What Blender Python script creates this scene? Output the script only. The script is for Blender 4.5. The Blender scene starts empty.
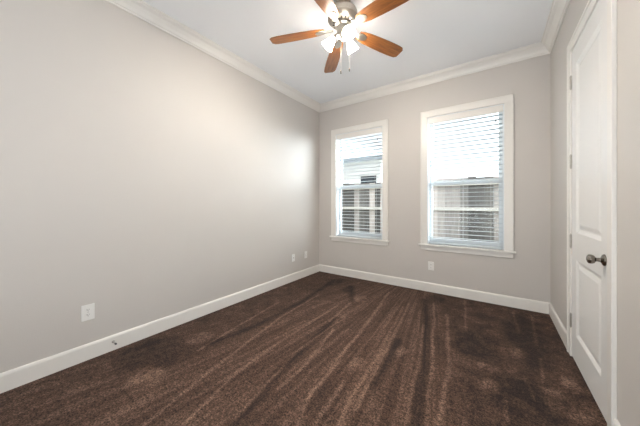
import bpy, bmesh, math, random
from mathutils import Vector, Matrix
PI = math.pi
R = math.radians
S = bpy.context.scene
COL = S.collection

# ---------------------------------------------------------------- camera, sky, exposure
CAM_H, FPX, YAW = 1.22, 249.6, 34.9
cam = bpy.data.cameras.new('camera'); cam.sensor_width = 36.0; cam.lens = FPX / 640 * 36.0
cam.shift_y = -(213 - 204.3) / 640; cam.clip_start = 0.02
co = bpy.data.objects.new('camera', cam); COL.objects.link(co)
co.location = (0, 0, CAM_H); co.rotation_euler = (PI / 2, 0, R(YAW)); S.camera = co
S.view_settings.view_transform = 'Standard'; S.view_settings.look = 'None'
S.view_settings.gamma = 1.0; S.view_settings.exposure = 0.66
S.view_settings.use_curve_mapping = False

w = bpy.data.worlds.new('sky'); S.world = w; w.use_nodes = True
bg = w.node_tree.nodes['Background']
bg.inputs[0].default_value = (0.88, 0.95, 1.0, 1); SKY, GLOW, HIGH = 1.05, 27.0, 13.0           # overcast sky, a hazy bright part far to the right, a bright part high behind the house
wt = w.node_tree; tc = wt.nodes.new('ShaderNodeTexCoord')
def wmath(op, a, b_):
    nd = wt.nodes.new('ShaderNodeMath'); nd.operation = op
    for i, v in ((0, a), (1, b_)):
        if isinstance(v, bpy.types.NodeSocket): wt.links.new(v, nd.inputs[i])
        else: nd.inputs[i].default_value = v
    return nd.outputs[0]
def lobe(az, el, power, strength):
    dp = wt.nodes.new('ShaderNodeVectorMath'); dp.operation = 'DOT_PRODUCT'; az, el = R(az), R(el)
    dp.inputs[1].default_value = (math.sin(az) * math.cos(el), math.cos(az) * math.cos(el), math.sin(el))
    wt.links.new(tc.outputs['Generated'], dp.inputs[0])
    return wmath('MULTIPLY', wmath('POWER', wmath('MAXIMUM', dp.outputs['Value'], 0.0), power), strength)
wt.links.new(wmath('ADD', wmath('ADD', lobe(54, 10, 7.0, GLOW), lobe(180, 66, 10.0, HIGH)), SKY), bg.inputs[1])

# unseen fill lamp, added behind the camera to brighten the room
fl = bpy.data.lights.new('rear_fill', 'AREA'); fl.shape = 'RECTANGLE'; fl.size = 1.4; fl.size_y = 1.6; fl.energy = 53; fl.color = (.90, .96, 1.0)
fo = bpy.data.objects.new('rear_fill', fl); COL.objects.link(fo); fo.location = (-.2, -1.45, .95); fo.rotation_euler = (R(90 + 46), 0, 0)
# ---------------------------------------------------------------- room dimensions
XL, XR, YB, YF, H = -2.624, 0.515, 3.74, -1.6, 3.01
WT = 0.16
WIN = [(-2.268, -1.420), (-0.770, 0.100)]; WZ0, WZ1 = 0.665, 2.435
DY0, DY1, DH = 2.000, 2.795, 2.440          # door opening on the right wall
FX, FY, FZ = -1.09, 1.914, 2.765            # fan blade plane

# ---------------------------------------------------------------- materials
def srgb(r, g, b):
    f = lambda c: (c / 255 / 12.92) if c / 255 <= .04045 else ((c / 255 + .055) / 1.055) ** 2.4
    return (f(r), f(g), f(b), 1)

class NT:
    def __init__(s, name):
        s.m = bpy.data.materials.new(name); s.m.use_nodes = True
        s.t = s.m.node_tree; s.b = s.t.nodes['Principled BSDF']; s.out = s.t.nodes['Material Output']
    def n(s, typ, ins=None, **kw):
        nd = s.t.nodes.new(typ)
        for k, v in kw.items(): setattr(nd, k, v)
        for k, v in (ins or {}).items():
            if isinstance(v, bpy.types.NodeSocket): s.t.links.new(v, nd.inputs[k])
            else: nd.inputs[k].default_value = v
        return nd
    def math(s, op, a, b=0.0, c=None, clamp=False):
        ins = {0: a, 1: b}
        if c is not None: ins[2] = c
        return s.n('ShaderNodeMath', ins, operation=op, use_clamp=clamp).outputs[0]
    def ramp(s, fac, stops, interp='LINEAR'):
        nd = s.n('ShaderNodeValToRGB', {0: fac}); r = nd.color_ramp; r.interpolation = interp
        while len(r.elements) < len(stops): r.elements.new(0.5)
        for e, (p, c) in zip(r.elements, stops):
            e.position = p; e.color = c if len(c) == 4 else (*c, 1)
        return nd.outputs[0]
    def noise(s, vec, scale, detail=2.0, rough=0.5, dist=0.0):
        return s.n('ShaderNodeTexNoise', {'Vector': vec, 'Scale': scale, 'Detail': detail, 'Roughness': rough, 'Distortion': dist}).outputs[0]
    def mix(s, f, a, b, blend='MIX'):
        nd = s.n('ShaderNodeMix', data_type='RGBA', blend_type=blend)
        for i, v in ((0, f), (6, a), (7, b)):
            if isinstance(v, bpy.types.NodeSocket): s.t.links.new(v, nd.inputs[i])
            else: nd.inputs[i].default_value = v
        return nd.outputs[2]
    def obj(s): return s.n('ShaderNodeTexCoord').outputs['Object']
    def set(s, **kw):
        for k, v in kw.items():
            k = k.replace('_', ' ')
            if isinstance(v, bpy.types.NodeSocket): s.t.links.new(v, s.b.inputs[k])
            else: s.b.inputs[k].default_value = v
        return s
    def bump(s, h, strength, dist):
        s.t.links.new(s.n('ShaderNodeBump', {'Strength': strength, 'Distance': dist, 'Height': h}).outputs[0], s.b.inputs['Normal'])
        return s

def grey(v): return (v, v, v, 1)

def paint(name, col, rough, bump=0.0, scale=180, var=0.02):
    k = NT(name); o = k.obj()
    f = k.noise(o, 1.7, 3)
    c = k.mix(k.math('MULTIPLY', f, 1.0), tuple(x * (1 - var) for x in col[:3]) + (1,), tuple(min(1, x * (1 + var)) for x in col[:3]) + (1,))
    k.set(Base_Color=c, Roughness=rough)
    if bump: k.bump(k.noise(o, scale, 2), bump, 0.002)
    return k.m

def metal(name, col, rough):
    k = NT(name); o = k.obj()
    k.set(Base_Color=k.mix(k.noise(o, 60, 2), tuple(x * .9 for x in col[:3]) + (1,), col), Metallic=1.0, Roughness=rough)
    return k.m

M = {}
M['wall'] = paint('greige_wall_paint', srgb(207, 202, 197), .6, .25, 190)
M['ceiling'] = paint('white_ceiling_paint', srgb(249, 250, 252), .8, .3, 130)
M['trim'] = paint('white_semigloss_trim', srgb(236, 233, 228), .32)
M['door'] = paint('white_door_paint', srgb(234, 233, 231), .42)
M['vinyl'] = paint('white_vinyl', srgb(236, 240, 242), .3)
M['plastic'] = paint('white_plastic', srgb(240, 239, 236), .3)
M['dark'] = paint('dark_slot', srgb(40, 38, 36), .6)
M['rubber'] = paint('grey_rubber', srgb(90, 90, 90), .7)
M['nickel'] = metal('brushed_nickel', srgb(176, 170, 160), .34)
M['steel'] = metal('satin_hinge_steel', srgb(188, 184, 178), .35)
M['bronze'] = metal('aged_pewter_knob', srgb(142, 134, 125), .24)
M['soffit'] = paint('white_outdoor_paint', srgb(240, 242, 245), .6)
M['fascia'] = paint('grey_gutter_paint', srgb(120, 126, 132), .6)
M['shadowglass'] = paint('dark_window_glass', srgb(50, 58, 66), .12)
M['cord'] = paint('white_cord', srgb(225, 225, 222), .7)

def blind_mat():
    k = NT('white_blind_slat'); o = k.obj()
    k.set(Base_Color=k.mix(k.noise(o, 3, 2), srgb(206, 213, 218), srgb(214, 220, 224)), Roughness=.4)
    tr = k.n('ShaderNodeBsdfTranslucent', {'Color': srgb(240, 244, 248)}).outputs[0]
    mx = k.n('ShaderNodeMixShader', {0: .06, 1: k.b.outputs[0], 2: tr}).outputs[0]
    k.t.links.new(mx, k.out.inputs[0]); return k.m
M['blind'] = blind_mat()

def glass_mat():
    k = NT('window_glass')
    tr = k.n('ShaderNodeBsdfTransparent', {'Color': (.94, .96, .96, 1)}).outputs[0]
    gl = k.n('ShaderNodeBsdfGlossy', {'Color': grey(1), 'Roughness': .02}).outputs[0]
    fr = k.n('ShaderNodeFresnel', {'IOR': 1.45}).outputs[0]
    mx = k.n('ShaderNodeMixShader', {0: k.math('MULTIPLY', fr, .05), 1: tr, 2: gl}).outputs[0]
    k.t.links.new(mx, k.out.inputs[0]); k.t.nodes.remove(k.b); return k.m
M['glass'] = glass_mat()

def shade_mat():
    k = NT('lit_frosted_glass_shade'); o = k.obj()
    k.set(Base_Color=srgb(255, 250, 240), Roughness=.4, Emission_Color=(1.0, .91, .80, 1),
          Emission_Strength=k.math('MULTIPLY_ADD', k.noise(o, 25, 2), .8, 34.0))
    return k.m
M['shade'] = shade_mat()

def bulb_mat():
    k = NT('lit_bulb'); k.set(Base_Color=grey(1), Emission_Color=(1.0, .91, .79, 1), Emission_Strength=1500.0); return k.m
M['bulb'] = bulb_mat()

def wood_mat():
    k = NT('cherry_blade_veneer'); o = k.obj()
    v = k.n('ShaderNodeMapping', {'Vector': o, 'Scale': (2.2, 26, 26)}).outputs[0]
    g = k.noise(v, 2.4, 5, .6, .6)
    c = k.ramp(g, [(.25, srgb(92, 52, 23)), (.5, srgb(132, 80, 35)), (.75, srgb(162, 105, 52))])
    k.set(Base_Color=c, Roughness=.33); return k.m
M['wood'] = wood_mat()

# marks left in the pile, in metres on the floor: vacuum ridges, darker nozzle strokes, trodden spots
RIDGES = [[(-1.50, 0.2), (-1.65, 0.8), (-1.8, 1.51), (-1.9, 1.99), (-1.94, 2.74)], [(-1.33, 0.3), (-1.42, 0.72), (-1.52, 1.13), (-1.56, 1.59), (-1.55, 2.57)],
          [(-1.21, 0.89), (-1.26, 1.17), (-1.34, 1.56), (-1.34, 2.22)], [(-1.17, 1.19), (-1.18, 1.48), (-1.28, 2.07)], [(-0.84, .8), (-0.9, 1.07), (-0.97, 1.28), (-0.99, 1.69)],
          [(-.76, .9), (-0.82, 1.17), (-0.84, 1.5)], [(-2.03, 1.13), (-2.11, 1.6), (-2.2, 2.23)], [(-0.99, 1.54), (-1.06, 2.34), (-1.2, 3.39)],
          [(-0.66, 1.0), (-0.73, 1.34), (-0.76, 1.83), (-0.89, 3.01)], [(-0.67, 1.35), (-0.75, 2.15), (-0.86, 3.16)], [(-0.36, 1.2), (-0.40, 1.38), (-0.48, 2.02), (-0.59, 2.67)],
          [(-0.30, 1.40), (-0.44, 2.37), (-0.61, 3.34)], [(-0.25, 1.40), (-0.28, 2.11), (-0.43, 3.08)], [(-1.41, 2.2), (-1.46, 2.74)]]
SCUFFS = [[(0.17, 3.55), (0.19, 3.09)], [(0.34, 3.56), (0.3, 2.85)], [(0.3, 2.61), (0.27, 2.25)], [(0.18, 2.25), (0.21, 2.03)], [(0.06, 2.01), (0.06, 1.76)], [(-0.31, 3.64), (-0.22, 2.78)]]
STROKES = [[(-1.17, 0.85), (-1.3, 1.45), (-1.33, 1.84), (-1.39, 2.29)], [(-2.04, 1.24), (-1.97, 1.63), (-1.97, 2.35), (-2.09, 3.3)], [(-0.34, 1.40), (-0.52, 2.46), (-0.73, 3.37)],
           [(-1.49, 2.84), (-1.74, 3.3)], [(-0.66, 1.59), (-0.71, 2.24)]]
DARKS = [(-0.15, 2.55, .17, .22), (0.16, 2.02, .20, .22), (-.62, 3.45, .12, .18), (-2.05, 3.35, .10, .25), (-1.72, 3.2, .08, .2), (-2.3, .9, .3, .25), (.25, 3.0, .18, .5)]
BLOBS = [(-0.85, 1.72, 0.06, 0.11), (-0.63, 2.08, 0.05, 0.09), (-1.34, 2.31, 0.05, 0.1), (-1.41, 2.94, 0.1, 0.12), (-0.03, 2.02, 0.07, 0.09), (0.15, 2.62, 0.05, 0.12),
         (0.35, 2.11, 0.12, 0.14), (-0.03, 2.25, 0.08, 0.05), (0.42, 2.35, 0.05, 0.1), (-2.0, .75, .16, .12), (-2.2, 1.25, .10, .12)]
def carpet_mat():
    k = NT('brown_plush_carpet'); o = k.obj()
    VM = lambda op, ins, out=0: k.n('ShaderNodeVectorMath', ins, operation=op).outputs[out]
    def wobble(scale, amt):
        c = k.n('ShaderNodeTexNoise', {'Vector': o, 'Scale': scale, 'Detail': 2.0}).outputs[1]
        return VM('MULTIPLY', {0: VM('SUBTRACT', {0: c, 1: (.5, .5, .5)}), 1: (amt, amt, 0)})
    p = VM('ADD', {0: VM('MULTIPLY', {0: o, 1: (1, 1, 0)}), 1: VM('ADD', {0: wobble(1.6, .04), 1: wobble(24, .018)})})
    def seg(a, b, hw):
        ba = Vector((b[0] - a[0], b[1] - a[1], 0)); pa = VM('SUBTRACT', {0: p, 1: (a[0], a[1], 0)})
        h = k.math('MULTIPLY', VM('DOT_PRODUCT', {0: pa, 1: ba}, 'Value'), 1 / ba.length_squared, clamp=True)
        q = k.n('ShaderNodeVectorMath', {0: ba, 'Scale': h}, operation='SCALE').outputs[0]
        d = VM('LENGTH', {0: VM('SUBTRACT', {0: pa, 1: q})}, 'Value')
        return k.math('MULTIPLY_ADD', d, -1 / hw, 1.0, clamp=True)
    def union(paths, hw):
        m = None
        for path in paths:
            for a, b in zip(path, path[1:]):
                v = seg(a, b, hw); m = v if m is None else k.math('MAXIMUM', m, v)
        return m
    def spots(lst):
        m = None
        for x, y, rx, ry in lst:
            d = VM('LENGTH', {0: VM('MULTIPLY', {0: VM('SUBTRACT', {0: p, 1: (x, y, 0)}), 1: (1 / rx, 1 / ry, 0)})}, 'Value')
            v = k.math('MULTIPLY_ADD', d, -2.2, 2.6, clamp=True); m = v if m is None else k.math('MAXIMUM', m, v)
        return m
    sp = k.n('ShaderNodeSeparateXYZ', {0: o}); x, y = sp.outputs[0], sp.outputs[1]
    a = k.math('DIVIDE', k.math('ADD', x, 1.1), k.math('SUBTRACT', 5.6, y))
    def along(s1, s2):
        v = k.n('ShaderNodeCombineXYZ', {0: k.math('MULTIPLY', a, s1), 1: k.math('MULTIPLY', y, s2), 2: 0.0}).outputs[0]
        return k.noise(v, 1.0, 1.5, .55)
    band = k.ramp(along(34, .6), [(.36, grey(0)), (.64, grey(1))])
    fine = k.ramp(along(110, .9), [(.42, grey(0)), (.62, grey(1))])
    blot = k.ramp(k.noise(o, 6, 5, .7, .5), [(.38, grey(0)), (.62, grey(1))])
    # strokes show in the middle of the room, trodden pile beside the door and at the near left
    mid = k.math('MULTIPLY', k.ramp(k.math('ADD', a, .5), [(.10, grey(.15)), (.36, grey(1)), (.70, grey(1)), (.78, grey(0))]), 1.0)
    v1 = k.math('ADD', k.math('MULTIPLY_ADD', band, .22, .24), k.math('MULTIPLY_ADD', fine, .20, k.math('MULTIPLY', blot, .12)))
    v2 = k.math('MULTIPLY_ADD', blot, .42, .10)
    v = k.n('ShaderNodeMix', {0: mid, 2: v2, 3: v1}, data_type='FLOAT').outputs[0]
    v = k.math('MULTIPLY_ADD', spots(DARKS), -.24, v)
    v = k.math('MULTIPLY_ADD', union(STROKES, .060), -.42, v)
    v = k.math('MULTIPLY_ADD', union(RIDGES, .024), .40, v)
    v = k.math('MULTIPLY_ADD', union(SCUFFS, .020), .34, v)
    v = k.math('MULTIPLY_ADD', spots(BLOBS), k.math('MULTIPLY_ADD', blot, .25, .14), v, clamp=True)
    base = k.ramp(v, [(0, srgb(46, 33, 27)), (.42, srgb(82, 60, 49)), (1, srgb(134, 106, 89))])
    tn = k.math('ADD', k.math('MULTIPLY', k.noise(o, 34, 2, .6), .22), k.math('ADD', k.math('MULTIPLY', k.noise(o, 95, 2, .6), .44), k.math('MULTIPLY', k.noise(o, 230, 2, .6), .34)))
    tuft = k.ramp(tn, [(.39, grey(.10)), (.5, grey(.88)), (.61, grey(2.3))])
    k.set(Base_Color=k.mix(1.0, base, tuft, 'MULTIPLY'), Roughness=.95)
    k.bump(k.noise(o, 140, 3, .7), .8, .012)
    return k.m
M['carpet'] = carpet_mat()

def fence_mat():
    k = NT('weathered_fence_boards'); o = k.obj()
    sp = k.n('ShaderNodeSeparateXYZ', {0: o})
    idx = k.math('FLOOR', k.math('DIVIDE', sp.outputs[0], .145))
    wn = k.n('ShaderNodeTexWhiteNoise', {'W': idx}, noise_dimensions='1D').outputs[0]
    v = k.n('ShaderNodeMapping', {'Vector': o, 'Scale': (40, 40, 2.5)}).outputs[0]
    g = k.noise(v, 1.0, 4, .6)
    c = k.ramp(k.math('ADD', k.math('MULTIPLY', wn, .7), k.math('MULTIPLY', g, .4)),
               [(.2, srgb(84, 82, 80)), (.5, srgb(142, 137, 134)), (.8, srgb(208, 198, 194))])
    low_dark = k.ramp(k.math('ADD', sp.outputs[2], k.math('MULTIPLY', k.noise(o, 5, 3), .5)), [(.55, grey(.62)), (1.0, grey(1)), ])  # boards darker towards the bottom, with a noisy edge
    k.set(Base_Color=k.mix(1.0, c, low_dark, 'MULTIPLY'), Roughness=.85); return k.m
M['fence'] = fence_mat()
M['rail'] = paint('pale_fence_lumber', srgb(200, 196, 190), .8, .3, 40, .12)

def ground_mat():
    k = NT('yard_ground'); o = k.obj()
    c = k.ramp(k.noise(o, 6, 5, .65), [(.3, srgb(70, 74, 52)), (.7, srgb(112, 106, 84))])
    k.set(Base_Color=c, Roughness=1.0); return k.m
M['ground'] = ground_mat()

def roof_mat():
    k = NT('grey_roof_shingles'); o = k.obj()
    b = k.n('ShaderNodeTexBrick', {'Vector': o, 'Color1': srgb(196, 202, 210), 'Color2': srgb(180, 188, 198), 'Mortar': srgb(150, 156, 164), 'Scale': 3.0, 'Mortar Size': .02}).outputs[0]
    k.set(Base_Color=b, Roughness=.9); return k.m
M['roof'] = roof_mat()

# ---------------------------------------------------------------- mesh helpers
class MB:
    def __init__(s): s.b = bmesh.new()
    def box(s, x0, x1, y0, y1, z0, z1, bevel=0.0, seg=2, mat=None):
        g = bmesh.ops.create_cube(s.b, size=1.0); vs = g['verts']
        for v in vs:
            v.co = Vector(((x0 + x1) / 2 + v.co.x * (x1 - x0), (y0 + y1) / 2 + v.co.y * (y1 - y0), (z0 + z1) / 2 + v.co.z * (z1 - z0)))
        es = list({e for v in vs for e in v.link_edges})
        if bevel:
            r = bmesh.ops.bevel(s.b, geom=es, offset=bevel, segments=seg, profile=.5, affect='EDGES')
            vs = list({v for f in r['faces'] for v in f.verts} | {v for v in vs if v.is_valid})
        if mat is not None:
            bmesh.ops.transform(s.b, matrix=mat, verts=vs)
        return s
    def lathe(s, prof, seg=32, mat=None, cap0=False, cap1=False):
        rings = []
        for r, z in prof:
            rings.append([s.b.verts.new((r * math.cos(2 * PI * i / seg), r * math.sin(2 * PI * i / seg), z)) for i in range(seg)])
        for p, q in zip(rings, rings[1:]):
            for i in range(seg):
                s.b.faces.new((p[i], p[(i + 1) % seg], q[(i + 1) % seg], q[i]))
        if cap0: s.b.faces.new(rings[0][::-1])
        if cap1: s.b.faces.new(rings[-1])
        if mat is not None: bmesh.ops.transform(s.b, matrix=mat, verts=[v for r in rings for v in r])
        return s
    def tube(s, pts, rad, seg=10):
        pts = [Vector(p) for p in pts]; rings = []
        rads = rad if isinstance(rad, (list, tuple)) else [rad] * len(pts)
        for i, p in enumerate(pts):
            d = (pts[min(i + 1, len(pts) - 1)] - pts[max(i - 1, 0)]).normalized()
            up = Vector((0, 0, 1)) if abs(d.z) < .9 else Vector((1, 0, 0))
            u = d.cross(up).normalized(); v = d.cross(u)
            rings.append([s.b.verts.new(p + rads[i] * (math.cos(2 * PI * k / seg) * u + math.sin(2 * PI * k / seg) * v)) for k in range(seg)])
        for p, q in zip(rings, rings[1:]):
            for k in range(seg): s.b.faces.new((p[k], p[(k + 1) % seg], q[(k + 1) % seg], q[k]))
        s.b.faces.new(rings[0][::-1]); s.b.faces.new(rings[-1]); return s
    def prism(s, outline, z0, z1, mat=None, bevel=0.0):
        a = [s.b.verts.new((x, y, z0)) for x, y in outline]; b = [s.b.verts.new((x, y, z1)) for x, y in outline]
        n = len(a); fs = [s.b.faces.new(a[::-1]), s.b.faces.new(b)]
        for i in range(n): s.b.faces.new((a[i], a[(i + 1) % n], b[(i + 1) % n], b[i]))
        vs = a + b
        if bevel:
            es = [e for f in fs for e in f.edges]
            r = bmesh.ops.bevel(s.b, geom=es, offset=bevel, segments=2, profile=.5, affect='EDGES')
            vs = list({v for f in r['faces'] for v in f.verts} | {v for v in vs if v.is_valid})
        if mat is not None: bmesh.ops.transform(s.b, matrix=mat, verts=vs)
        return s
    def sweep(s, profile, p0, p1, nrm, m0=0.0, m1=0.0):
        """profile of (out, z) run from p0 to p1 along a wall, out along nrm; m0, m1 = mitre (+1 shortens with out)"""
        p0, p1, nrm = Vector(p0), Vector(p1), Vector(nrm); d = (p1 - p0).normalized()
        A = [s.b.verts.new(p0 + nrm * o + Vector((0, 0, z)) + d * o * m0) for o, z in profile]
        B = [s.b.verts.new(p1 + nrm * o + Vector((0, 0, z)) - d * o * m1) for o, z in profile]
        n = len(A)
        for i in range(n): s.b.faces.new((A[i], A[(i + 1) % n], B[(i + 1) % n], B[i]))
        s.b.faces.new(A[::-1]); s.b.faces.new(B); return s
    def build(s, name, mat, parent=None, smooth=False, loc=None, rot=None):
        bmesh.ops.recalc_face_normals(s.b, faces=s.b.faces)
        me = bpy.data.meshes.new(name); s.b.to_mesh(me); s.b.free()
        me.materials.append(mat)
        if smooth:
            for p in me.polygons: p.use_smooth = True
            me.set_sharp_from_angle(angle=R(40))
        o = bpy.data.objects.new(name, me); COL.objects.link(o)
        if parent is not None: o.parent = parent
        if loc is not None: o.location = loc
        if rot is not None: o.rotation_euler = rot
        return o

def tag(o, label=None, cat=None, group=None, kind=None):
    if label: o['label'] = label
    if cat: o['category'] = cat
    if group: o['group'] = group
    if kind: o['kind'] = kind
    return o
def empty(name, loc=(0, 0, 0), rot=(0, 0, 0)):
    o = bpy.data.objects.new(name, None); COL.objects.link(o); o.location = loc; o.rotation_euler = rot
    o.empty_display_size = .1; return o
def copy_tree(o, parent=None):
    c = o.copy(); COL.objects.link(c)
    if parent is not None: c.parent = parent
    for ch in list(o.children): copy_tree(ch, c)
    return c

# ---------------------------------------------------------------- the setting
tag(MB().box(XL - WT, XR + WT, YF, YB + WT, -.1, 0).build('floor', M['carpet']), 'dark brown plush carpet with pale vacuum strokes', 'floor', kind='structure')
tag(MB().box(XL - WT, XR + WT, YF, YB + WT, H, H + .12).build('ceiling', M['ceiling']), 'smooth white ceiling above the fan', 'ceiling', kind='structure')
tag(MB().box(XL - WT, XL, YF, YB + WT, 0, H).build('wall_left', M['wall']), 'long blank greige wall with three outlet plates', 'wall', kind='structure')
b = MB(); xs = [XL] + [v for p in WIN for v in p] + [XR]
for i in range(0, len(xs), 2): b.box(xs[i], xs[i + 1], YB, YB + WT, 0, H)
for x0, x1 in WIN: b.box(x0, x1, YB, YB + WT, 0, WZ0); b.box(x0, x1, YB, YB + WT, WZ1, H)
bmesh.ops.remove_doubles(b.b, verts=b.b.verts, dist=1e-5)
tag(b.build('wall_back', M['wall']), 'greige wall holding the two windows', 'wall', kind='structure')
b = MB(); b.box(XR, XR + WT, YF, DY0, 0, H); b.box(XR, XR + WT, DY1, YB + WT, 0, H); b.box(XR, XR + WT, DY0, DY1, DH, H)
tag(b.build('wall_right', M['wall']), 'greige wall holding the white door', 'wall', kind='structure')

tag(MB().box(XL - WT, XR + WT, YF - WT, YF, 0, H).build('wall_front', M['wall']), 'greige wall facing the windows', 'wall', kind='structure')
BH = .125
BASE = [(0, 0), (.015, 0), (.015, BH - .018), (.011, BH - .006), (.006, BH), (0, BH)]
CR = [(0, -.112), (.010, -.112), (.013, -.100), (.022, -.096), (.034, -.070), (.056, -.040), (.078, -.026), (.082, -.014), (.092, -.012), (.092, 0), (0, 0)]
CR = [(o, H + z) for o, z in CR]
def trim(name, prof, p0, p1, n, m0, m1, label, cat):
    tag(MB().sweep(prof, p0, p1, n, m0, m1).build(name, M['trim']), label, cat, kind='structure')
trim('baseboard_left', BASE, (XL, YF, 0), (XL, YB, 0), (1, 0, 0), 0, 1, 'white baseboard along the long blank wall', 'baseboard')
trim('baseboard_back', BASE, (XL, YB, 0), (XR, YB, 0), (0, -1, 0), 1, 1, 'white baseboard under the two windows', 'baseboard')
CW = .088                                                            # casing width
b = MB().sweep(BASE, (XR, DY1 + CW, 0), (XR, YB, 0), (-1, 0, 0), 0, 1); b.sweep(BASE, (XR, YF, 0), (XR, DY0 - CW, 0), (-1, 0, 0))
tag(b.build('baseboard_right', M['trim']), 'white baseboard either side of the door', 'baseboard', kind='structure')
trim('trim_1', CR, (XL, YF, 0), (XL, YB, 0), (1, 0, 0), 0, 1, 'white crown moulding above the long blank wall', 'crown moulding')
trim('trim_2', CR, (XL, YB, 0), (XR, YB, 0), (0, -1, 0), 1, 1, 'white crown moulding above the two windows', 'crown moulding')
trim('trim_3', CR, (XR, YF, 0), (XR, YB, 0), (-1, 0, 0), 0, 1, 'white crown moulding above the door wall', 'crown moulding')

# ---------------------------------------------------------------- windows
def window(i, x0, x1):
    root = empty('window_%d' % i, ((x0 + x1) / 2, YB, WZ0))
    tag(root, ['double-hung window nearest the far room corner, grey eave seen through it', 'double-hung window nearest the door with all white above its meeting rail'][i - 1], 'window', kind='structure')
    hw = (x1 - x0) / 2; hh = WZ1 - WZ0; t = .018
    c = MB()
    for s in (-1, 1):
        a0, a1 = sorted((s * hw, s * (hw + CW))); c.box(a0, a1, -t, 0, 0, hh, .003)
        e0, e1 = sorted((s * (hw + CW - .016), s * (hw + CW))); c.box(e0, e1, -t - .006, -t, 0, hh + CW, .003)
    c.box(-hw - CW, hw + CW, -t, 0, hh, hh + CW, .003)
    c.box(-hw - CW, hw + CW, -t - .006, -t, hh + CW - .016, hh + CW, .003)
    c.build('casing', M['trim'], root)
    MB().box(-hw - CW - .025, hw + CW + .025, -.048, 0, -.024, 0, .006).box(-hw, hw, -.001, WT - .03, -.02, 0).build('sill', M['trim'], root)
    MB().box(-hw - CW + .002, hw + CW - .002, -.018, 0, -.084, -.024, .004).build('apron', M['trim'], root)
    j = MB()
    for s in (-1, 1):
        a0, a1 = sorted((s * hw, s * (hw - .010))); j.box(a0, a1, 0, WT, 0, hh)
    j.box(-hw, hw, 0, WT, hh - .010, hh); j.build('jamb', M['vinyl'], root)
    mz = 1.515 - WZ0; iw = hw - .010
    def sash(name, z0, z1, y, top, bot):
        m = MB()
        for s in (-1, 1):
            a0, a1 = sorted((s * iw, s * (iw - .042))); m.box(a0, a1, y, y + .028, z0, z1, .003)
        m.box(-iw + .042, iw - .042, y, y + .028, z0, z0 + bot, .003); m.box(-iw + .042, iw - .042, y, y + .028, z1 - top, z1, .003)
        o = m.build(name, M['vinyl'], root)
        MB().box(-iw + .040, iw - .040, y + .012, y + .016, z0 + bot - .004, z1 - top + .004).build('pane', M['glass'], o)
    sash('lower_sash', 0.0, mz + .025, .092, .05, .075)
    sash('upper_sash', mz - .025, hh - .010, .122, .045, .05)
    lk = MB().box(-.03, .03, .075, .092, mz + .012, mz + .024, .003).box(-.006, .022, .068, .08, mz + .022, mz + .030, .002)
    lk.build('sash_lock', M['vinyl'], root)
for i, (x0, x1) in enumerate(WIN): window(i + 1, x0, x1)

# ---------------------------------------------------------------- blinds
def blind(x0, x1, label, tassel):
    z1 = WZ1 - .012; root = empty('window_blind', ((x0 + x1) / 2, YB, WZ0)); hw = (x1 - x0) / 2 - .016
    tag(root, label, 'blind', 'window blinds')
    top = z1 - WZ0
    v = MB().box(-hw - .004, hw + .004, -.004, .008, top - .082, top, .004).build('valance', M['trim'], root)
    MB().box(-hw, hw, .010, .066, top - .05, top - .004, .002).build('headrail', M['vinyl'], root)
    sl = MB(); zt, zb, n = top - .105, .062, 0
    zs = []
    z = zt
    while z > zb: zs.append(z); z -= .0555
    for z in zs:
        m = Matrix.Translation((0, .038, z)) @ Matrix.Rotation(R(TILT), 4, 'X')
        sl.prism([(-.030, -.0014), (-.015, .0006), (0, .0014), (.015, .0006), (.030, -.0014), (.030, .0012), (.015, .0032), (0, .0040), (-.015, .0032), (-.030, .0012)],
                 -hw, hw, m @ Matrix(((0, 0, 1, 0), (1, 0, 0, 0), (0, 1, 0, 0), (0, 0, 0, 1))))
    sl.build('slat_stack', M['blind'], root)
    MB().box(-hw, hw, .012, .064, .001, .024, .004).build('bottom_rail', M['blind'], root)
    for k in (-.80, 0.0, .72):
        c = MB()
        for y in (.0055, .0705): c.tube([(k * hw, y, .015), (k * hw, y, top - .03)], .0011, 6)
        for z in zs: c.tube([(k * hw, .0055, z - .003), (k * hw, .0705, z - .003)], .0008, 5)
        c.build('ladder_cord', M['cord'], root)
    pc = MB()
    for dx in (-.004, .004): pc.tube([(hw * .84 + dx, -.009, tassel + .03), (hw * .84 + dx * .6, -.009, top - .085)], .001, 6)
    p = pc.build('pull_cord', M['cord'], root)
    MB().lathe([(.0015, .034), (.004, .03), (.006, .008), (.0062, 0), (.0, -.001)], 12).build('tassel', M['rubber'], p, True, loc=(hw * .84, -.009, tassel))
TILT = -1
blind(*WIN[0], 'white slatted blind on the window nearest the far room corner', 2.23 - WZ0)
blind(*WIN[1], 'white slatted blind on the window nearest the door', 2.225 - WZ0)

# ---------------------------------------------------------------- door
def panel_frame(m, y0, y1, z0, z1, x, depth=.012):
    """raised moulded panel on a door face at x (towards -x): sloping sticking, flat channel, raised field"""
    loops = [(0, 0), (.022, depth), (.034, depth), (.062, depth * .35)]
    rings = []
    for ins, dp in loops:
        rings.append([m.b.verts.new((x + dp, y, z)) for y, z in ((y0 + ins, z0 + ins), (y1 - ins, z0 + ins), (y1 - ins, z1 - ins), (y0 + ins, z1 - ins))])
    for p, q in zip(rings, rings[1:]):
        for i in range(4): m.b.faces.new((p[i], p[(i + 1) % 4], q[(i + 1) % 4], q[i]))
    m.b.faces.new(rings[-1])
door = empty('door_1', (XR, DY1, 0))
tag(door, 'white two-panel door with pewter knob and four hinges', 'door', kind='structure')
W = DY1 - DY0 - .005; ST = .125
leaf = MB(); xf = -.004; zb, ztop = .012, DH - .002
P = [(ST, W - ST, .215, .80), (ST, W - ST, 1.005, 2.295)]           # panels, measured from the hinge edge
ya, yb = -.0025, -.0025 - W
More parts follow.
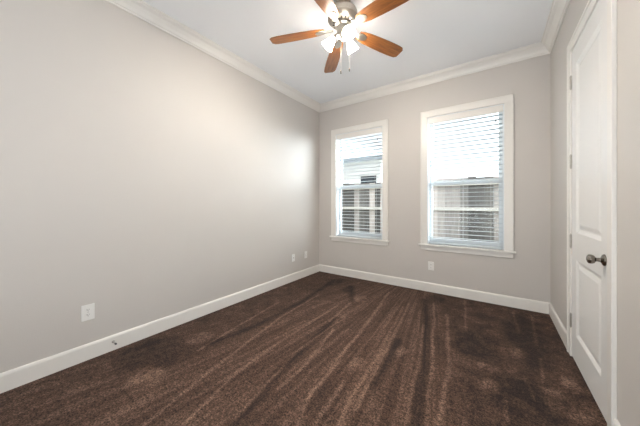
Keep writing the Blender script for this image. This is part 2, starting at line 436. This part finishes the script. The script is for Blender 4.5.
def quad(a, b_, z0, z1): leaf.b.faces.new([leaf.b.verts.new((xf, y, z)) for y, z in ((-.0025 - a, z0), (-.0025 - b_, z0), (-.0025 - b_, z1), (-.0025 - a, z1))])
quad(0, ST, zb, ztop); quad(W - ST, W, zb, ztop)
zz = [zb, .215, .80, 1.005, 2.295, ztop]
for i in (0, 2, 4): quad(ST, W - ST, zz[i], zz[i + 1])
for a, b_, z0, z1 in P: panel_frame(leaf, -.0025 - b_, -.0025 - a, z0, z1, xf)
bx = .034
def q4(*p): leaf.b.faces.new([leaf.b.verts.new(v) for v in p])
q4((xf, ya, zb), (xf, ya, ztop), (bx, ya, ztop), (bx, ya, zb)); q4((xf, yb, zb), (bx, yb, zb), (bx, yb, ztop), (xf, yb, ztop))
q4((xf, ya, ztop), (xf, yb, ztop), (bx, yb, ztop), (bx, ya, ztop)); q4((xf, ya, zb), (bx, ya, zb), (bx, yb, zb), (xf, yb, zb))
q4((bx, ya, zb), (bx, ya, ztop), (bx, yb, ztop), (bx, yb, zb))
bmesh.ops.remove_doubles(leaf.b, verts=leaf.b.verts, dist=1e-5)
lf = leaf.build('door_leaf', M['door'], door)
c = MB(); L = DY0 - DY1
def casing_leg(y0, y1, yo):
    c.box(-.015, 0, y0, y1, 0, DH + (0 if yo is None else 0), .003)
c.box(-.014, 0, .002, CW, 0, DH + CW, .003); c.box(-.020, -.012, CW - .026, CW, 0, DH + CW, .004)
c.box(-.014, 0, L - CW, L - .002, 0, DH + CW, .003); c.box(-.020, -.012, L - CW, L - CW + .026, 0, DH + CW, .004)
c.box(-.014, 0, L - .002, .002, DH + .001, DH + CW, .003); c.box(-.020, -.012, L - CW, CW, DH + CW - .026, DH + CW, .004)
c.build('casing', M['trim'], door)
j = MB(); j.box(0, WT, 0, .006, 0, DH); j.box(0, WT, L - .006, L, 0, DH); j.box(0, WT, L, 0, DH, DH + .006)
j.box(.036, .050, -.02, 0, 0, DH); j.box(.036, .050, L, L + .02, 0, DH); j.box(.036, .050, L, 0, DH - .02, DH)
j.box(.056, .07, L, 0, 0, DH)
j.build('jamb', M['trim'], door)
for z in (.29, .925, 1.562, 2.195):
    h = MB()
    for q in range(3): h.lathe([(0, -.0165), (.0062, -.0165), (.0068, -.014), (.0068, .014), (.0062, .0165), (0, .0165)], 14, Matrix.Translation((-.010, 0, z + (q - 1) * .034)))
    h.lathe([(0, -.004), (.0045, -.003), (.005, 0), (.002, .004), (0, .005)], 12, Matrix.Translation((-.010, 0, z + .055)))
    h.lathe([(0, -.005), (.002, -.004), (.005, 0), (.0045, .003), (0, .004)], 12, Matrix.Translation((-.010, 0, z - .055)))
    h.box(.0005, .003, -.022, .0, z - .05, z + .05); h.box(-.001, .0015, .0, .014, z - .05, z + .05)
    h.build('hinge', M['steel'], door, True)
kn = MB(); kp = Vector((xf, L + .004 + .065, .905))
RX = Matrix.Translation(kp) @ Matrix.Rotation(-PI / 2, 4, 'Y')
kn.lathe([(.0, .0), (.033, .0), (.033, .004), (.029, .009), (.018, .013), (.012, .018), (.0105, .030), (.012, .036), (.022, .042), (.0255, .050), (.0265, .058), (.0245, .065), (.018, .070), (.008, .073), (0, .0735)], 32, RX)
kn.build('knob', M['bronze'], door, True)

# ---------------------------------------------------------------- outlets, door stop
def outlet(loc, rz, label, w_=.080, h_=.124, kind='duplex'):
    root = empty('wall_outlet', loc, (0, 0, rz)); tag(root, label, 'outlet', 'white outlet plates')
    MB().box(-w_ / 2, w_ / 2, -.006, 0, -h_ / 2, h_ / 2, .0025).build('cover_plate', M['plastic'], root)
    if kind == 'duplex':
        for s in (-1, 1):
            f = MB().prism([(.0165 * math.copysign(abs(math.cos(a)) ** .5, math.cos(a)), .0135 * math.copysign(abs(math.sin(a)) ** .6, math.sin(a))) for a in [2 * PI * k / 24 for k in range(24)]], 0, .002,
                           Matrix.Translation((0, -.006, s * .0195)) @ Matrix.Rotation(PI / 2, 4, 'X')).build('receptacle', M['plastic'], root)
            m = MB(); z = s * .0195
            m.box(-.0075, -.0050, -.0085, -.0070, z - .001, z + .008); m.box(.0050, .0075, -.0085, -.0070, z, z + .007)
            m.lathe([(0, -.0007), (.0024, -.0007), (.0024, .0007), (0, .0007)], 10, Matrix.Translation((0, -.0078, z - .007)) @ Matrix.Rotation(PI / 2, 4, 'X'))
            m.build('slots', M['dark'], f)
        MB().lathe([(0, .0015), (.0025, .001), (.003, 0)], 12, Matrix.Translation((0, -.006, 0)) @ Matrix.Rotation(PI / 2, 4, 'X')).build('screw', M['steel'], root)
    else:
        MB().lathe([(.0075, 0), (.0075, .003), (.0048, .003), (.0048, .011), (.0030, .011), (.0030, .005), (0, .005)], 14, Matrix.Translation((0, -.006, 0)) @ Matrix.Rotation(PI / 2, 4, 'X')).build('coaxial_jack', M['steel'], root)
        for z in (.042, -.042):
            MB().lathe([(0, .0015), (.0025, .001), (.003, 0)], 12, Matrix.Translation((0, -.006, z)) @ Matrix.Rotation(PI / 2, 4, 'X')).build('screw', M['steel'], root)
outlet((XL, .566, .370), PI / 2, 'white duplex outlet low on the long blank wall, above the door stop')
outlet((XL, 3.015, .368), PI / 2, 'small white plate on the long wall, second from the far corner', .072, .116, 'jack')
outlet((XL, 3.335, .366), PI / 2, 'small white outlet on the long wall, closest to the far corner', .072, .116)
outlet((-.722, YB, .361), 0, 'white outlet under the window nearest the door', .074, .118)

ds = empty('door_stop', (XL + .015, .722, .074), (0, 0, 0))
tag(ds, 'little metal spring door stop sticking out of the white baseboard', 'door stop')
RY = Matrix.Rotation(PI / 2, 4, 'Y')
MB().lathe([(0, 0), (.011, 0), (.011, .003), (.006, .006), (0, .006)], 16, RY).build('base', M['steel'], ds, True)
sp = []
for k in range(12 * 9 + 1):
    a = 2 * PI * k / 12; t = k / 108
    sp.append((.005 + t * .05, (.0062 - .002 * t) * math.cos(a), (.0062 - .002 * t) * math.sin(a)))
MB().tube(sp, .0011, 6).build('spring', M['steel'], ds, True)
MB().lathe([(0, 0), (.0065, 0), (.0075, .004), (.0065, .012), (0, .013)], 14, Matrix.Translation((.054, 0, 0)) @ RY).build('rubber_tip', M['rubber'], ds, True)

# ---------------------------------------------------------------- ceiling fan
fan = empty('ceiling_fan', (FX, FY, H))
tag(fan, 'five-blade ceiling fan with cherry wood blades and three lit glass shades', 'ceiling fan')
z0 = FZ - H                                                          # blade plane, from the ceiling
MB().lathe([(0, 0), (.066, 0), (.068, -.006), (.066, -.014), (.052, -.034), (.034, -.044), (.022, -.048), (0, -.048)], 40).build('canopy', M['nickel'], fan, True)
MB().lathe([(.0125, -.04), (.0125, -.07), (0, -.07)], 20).build('downrod', M['dark'], fan, True)
mo = MB().lathe([(0, -.058), (.036, -.058), (.062, -.064), (.094, -.078), (.118, -.098), (.128, -.120), (.128, -.150), (.134, -.156), (.134, -.166), (.126, -.174), (.112, -.190), (.096, -.200), (.066, -.206), (0, -.206)], 48).build('motor_housing', M['nickel'], fan, True)
for k in range(16):
    MB().box(.070, .092, -.005, .005, -.2075, -.196, .001, 1, Matrix.Rotation(2 * PI * k / 16, 4, 'Z')).build('vent_slot', M['dark'], mo)
sw = MB().lathe([(0, -.204), (.072, -.204), (.074, -.212), (.074, -.226), (.060, -.236), (.054, -.262), (.054, -.300), (.058, -.306), (.056, -.318), (.040, -.334), (.020, -.342), (.012, -.350), (.010, -.360), (0, -.364)], 40).build('switch_housing', M['nickel'], fan, True)

def blade_outline():
    up = [(.165, .040), (.20, .052), (.26, .060), (.36, .066), (.46, .0695), (.56, .0695), (.615, .067), (.64, .0635)]
    pts = [(x, y) for x, y in up] + [(.662, .046)]
    lo = [(x, -y) for x, y in up][::-1]
    return pts + [(.663, -.040)] + lo
PITCH, DROOP = -11, 3.6
ANG0 = 205.25
blade0 = None
for k in range(5):
    a = R(ANG0 + 72 * k)
    if blade0 is None:
        blade0 = MB().prism(blade_outline(), -.003, .003, bevel=.0015).build('blade', M['wood'], fan)
        ir = MB()
        # arm from the motor, then the medallion under the blade
        ir.prism([(.085, .017), (.12, .012), (.150, .013), (.165, .026), (.185, .034), (.210, .035), (.232, .028), (.246, .014), (.250, 0),
                  (.246, -.014), (.232, -.028), (.210, -.035), (.185, -.034), (.165, -.026), (.150, -.013), (.12, -.012), (.085, -.017)], -.009, -.0032, bevel=.002)
        ir.build('blade_iron', M['nickel'], blade0)
        bl = blade0
    else:
        bl = copy_tree(blade0, fan)
    bl.location = (0, 0, z0); bl.rotation_euler = (Matrix.Rotation(a, 3, 'Z') @ Matrix.Rotation(R(DROOP), 3, 'Y') @ Matrix.Rotation(R(PITCH), 3, 'X')).to_euler()

# three arms with bell shades
fw = Vector((-math.sin(R(YAW)), math.cos(R(YAW)), 0)); rt = Vector((math.cos(R(YAW)), math.sin(R(YAW)), 0))
base_ang = math.atan2(*(math.cos(R(14)) * -fw + math.sin(R(14)) * rt).yx)
for k in range(3):
    a = base_ang + k * 2 * PI / 3; d = Vector((math.cos(a), math.sin(a), 0)); til = R(42)
    ax = (d * math.sin(til) - Vector((0, 0, 1)) * math.cos(til)).normalized()
    p = [d * .042 + Vector((0, 0, -.288)), d * .058 + Vector((0, 0, -.286)), d * .070 + Vector((0, 0, -.292)), d * .076 + Vector((0, 0, -.304))]
    arm = MB().tube(p, .008, 12)
    neck = p[-1]
    # local z runs along the shade axis
    q = Vector((0, 0, 1)).rotation_difference(ax).to_matrix().to_4x4()
    T = Matrix.Translation(neck) @ q @ Matrix.Scale(.86, 4)
    arm.lathe([(0, -.012), (.016, -.010), (.022, 0), (.024, .018), (.019, .020), (0, .020)], 24, T)
    arm.build('light_arm', M['nickel'], fan, True)
    sh = MB().lathe([(.020, .010), (.027, .018), (.034, .034), (.041, .056), (.048, .080), (.054, .100), (.061, .116), (.064, .122), (.0615, .122), (.0585, .115), (.0515, .099), (.0455, .080), (.0385, .056), (.031, .034), (.020, .020)], 36, T)
    shade = sh.build('lamp_shade', M['shade'], fan, True); shade['label'] = 'frosted bell shade, lit'
    MB().lathe([(.010, .020), (.012, .034), (.018, .048), (.024, .062), (.026, .074), (.023, .086), (.014, .095), (0, .098)], 20, T).build('bulb', M['bulb'], shade, True)
for k, (dx, dy, n) in enumerate(((-.012, .062, .285), (.060, .020, .285))):
    pt = rt * dx + fw * dy; pt = pt.normalized() * .05
    zt = -.300; ln = (n)
    ch = MB()
    ch.tube([pt + Vector((0, 0, zt)), pt * 1.25 + Vector((0, 0, zt - .01)), pt * 1.25 + Vector((0, 0, zt - ln))], .0009, 6)
    c_ = ch.build('pull_chain', M['steel'], fan)
    MB().lathe([(.0015, .004), (.004, 0), (.0055, -.012), (.0045, -.026), (0, -.029)], 12).build('fob', M['bronze'], c_, True, loc=pt * 1.25 + Vector((0, 0, zt - ln)))

# ---------------------------------------------------------------- outside the windows
M['stucco'] = paint('tan_house_siding', srgb(150, 142, 132), .85, .3, 40)
b = MB(); b.box(-9, XL - WT, YB, YB + WT, -.25, 5.7); b.box(XR + WT, 6, YB, YB + WT, -.25, 5.7); b.box(XL - WT, XR + WT, YB, YB + WT, H + .12, 5.7); b.box(XL - WT, XR + WT, YB, YB + WT, -.25, -.1)  # unseen upper storey and side runs, added to keep sky light off the fence
tag(b.build('wall_exterior_blocker', M['stucco']), 'outer house wall around the windows, raised out of view to shade the fence', 'wall', kind='structure')
GZ = -.25
tag(MB().box(-14, 12, YB + WT, 22, GZ - .1, GZ).build('ground', M['ground']), 'patchy yard ground beyond the windows', 'ground', kind='structure')
FYD = 5.95
fe = empty('wooden_fence', (0, FYD, GZ)); tag(fe, 'weathered grey wooden privacy fence outside the windows', 'fence')
random.seed(4); m = MB(); x = -9.0; k = 0
while x < 5.5:
    hgt = 2.02 + random.uniform(-.012, .012) ; gp = random.choice((.001, .0015, .002))
    m.box(x + gp / 2, x + .145 - gp / 2, .0, .018, .03, hgt); x += .145
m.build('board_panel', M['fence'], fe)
for z in (.30, 1.335, 1.86): MB().box(-9, 5.5, -.04, 0, z, z + .07, .003).build('rail', M['rail'], fe)
x = -9.7 - .49
while x < 5.5:
    if x > -9: MB().box(x - .045, x + .045, -.13, -.04, -.02, 1.95, .004).build('post', M['rail'], fe)
    x += 2.24
hs = empty('neighbour_house', (-6, 8.0, GZ)); tag(hs, 'pale neighbouring house with grey eave and dark window beyond the fence', 'house')
hx0, hx1, ez = -9.0, 2.9, 2.88
b = MB(); wx0, wx1, wz0, wz1 = 2.10, 2.78, 1.5, 2.50
b.box(hx0, wx0, 0, 7, 0, ez); b.box(wx1, hx1, 0, 7, 0, ez); b.box(wx0, wx1, 0, 7, 0, wz0); b.box(wx0, wx1, 0, 7, wz1, ez); b.box(wx0, wx1, .25, 7, wz0, wz1)
b.build('wall', M['soffit'], hs)
wf = MB()
for z in (wz0, wz1 - .05): wf.box(wx0, wx1, .01, .05, z, z + .05)
for x_ in (wx0, wx1 - .05): wf.box(x_, x_ + .05, .01, .05, wz0, wz1)
wf = wf.build('window_frame', M['soffit'], hs)
MB().box(wx0 + .05, wx1 - .05, .025, .035, wz0 + .05, wz1 - .05).build('window_pane', M['shadowglass'], wf)
MB().box(hx0 - .4, hx1 + .4, -.45, 7.4, ez, ez + .03).build('soffit', M['soffit'], hs)
MB().box(hx0 - .4, hx1 + .4, -.52, -.45, ez - .01, ez + .15, .01).build('gutter', M['fascia'], hs)
b = MB(); A = [(hx0 - .4, -.45, ez + .14), (hx1 + .4, -.45, ez + .14), (hx1 + .4, 7.4, ez + .14), (hx0 - .4, 7.4, ez + .14)]
vs = [b.b.verts.new(p) for p in A] + [b.b.verts.new((hx0 + 3, 3.5, ez + 1.9)), b.b.verts.new((hx1 - 3, 3.5, ez + 1.9))]
for f in ((0, 1, 5, 4), (1, 2, 5), (2, 3, 4, 5), (3, 0, 4), (3, 2, 1, 0)): b.b.faces.new([vs[i] for i in f])
b.build('roof', M['roof'], hs)
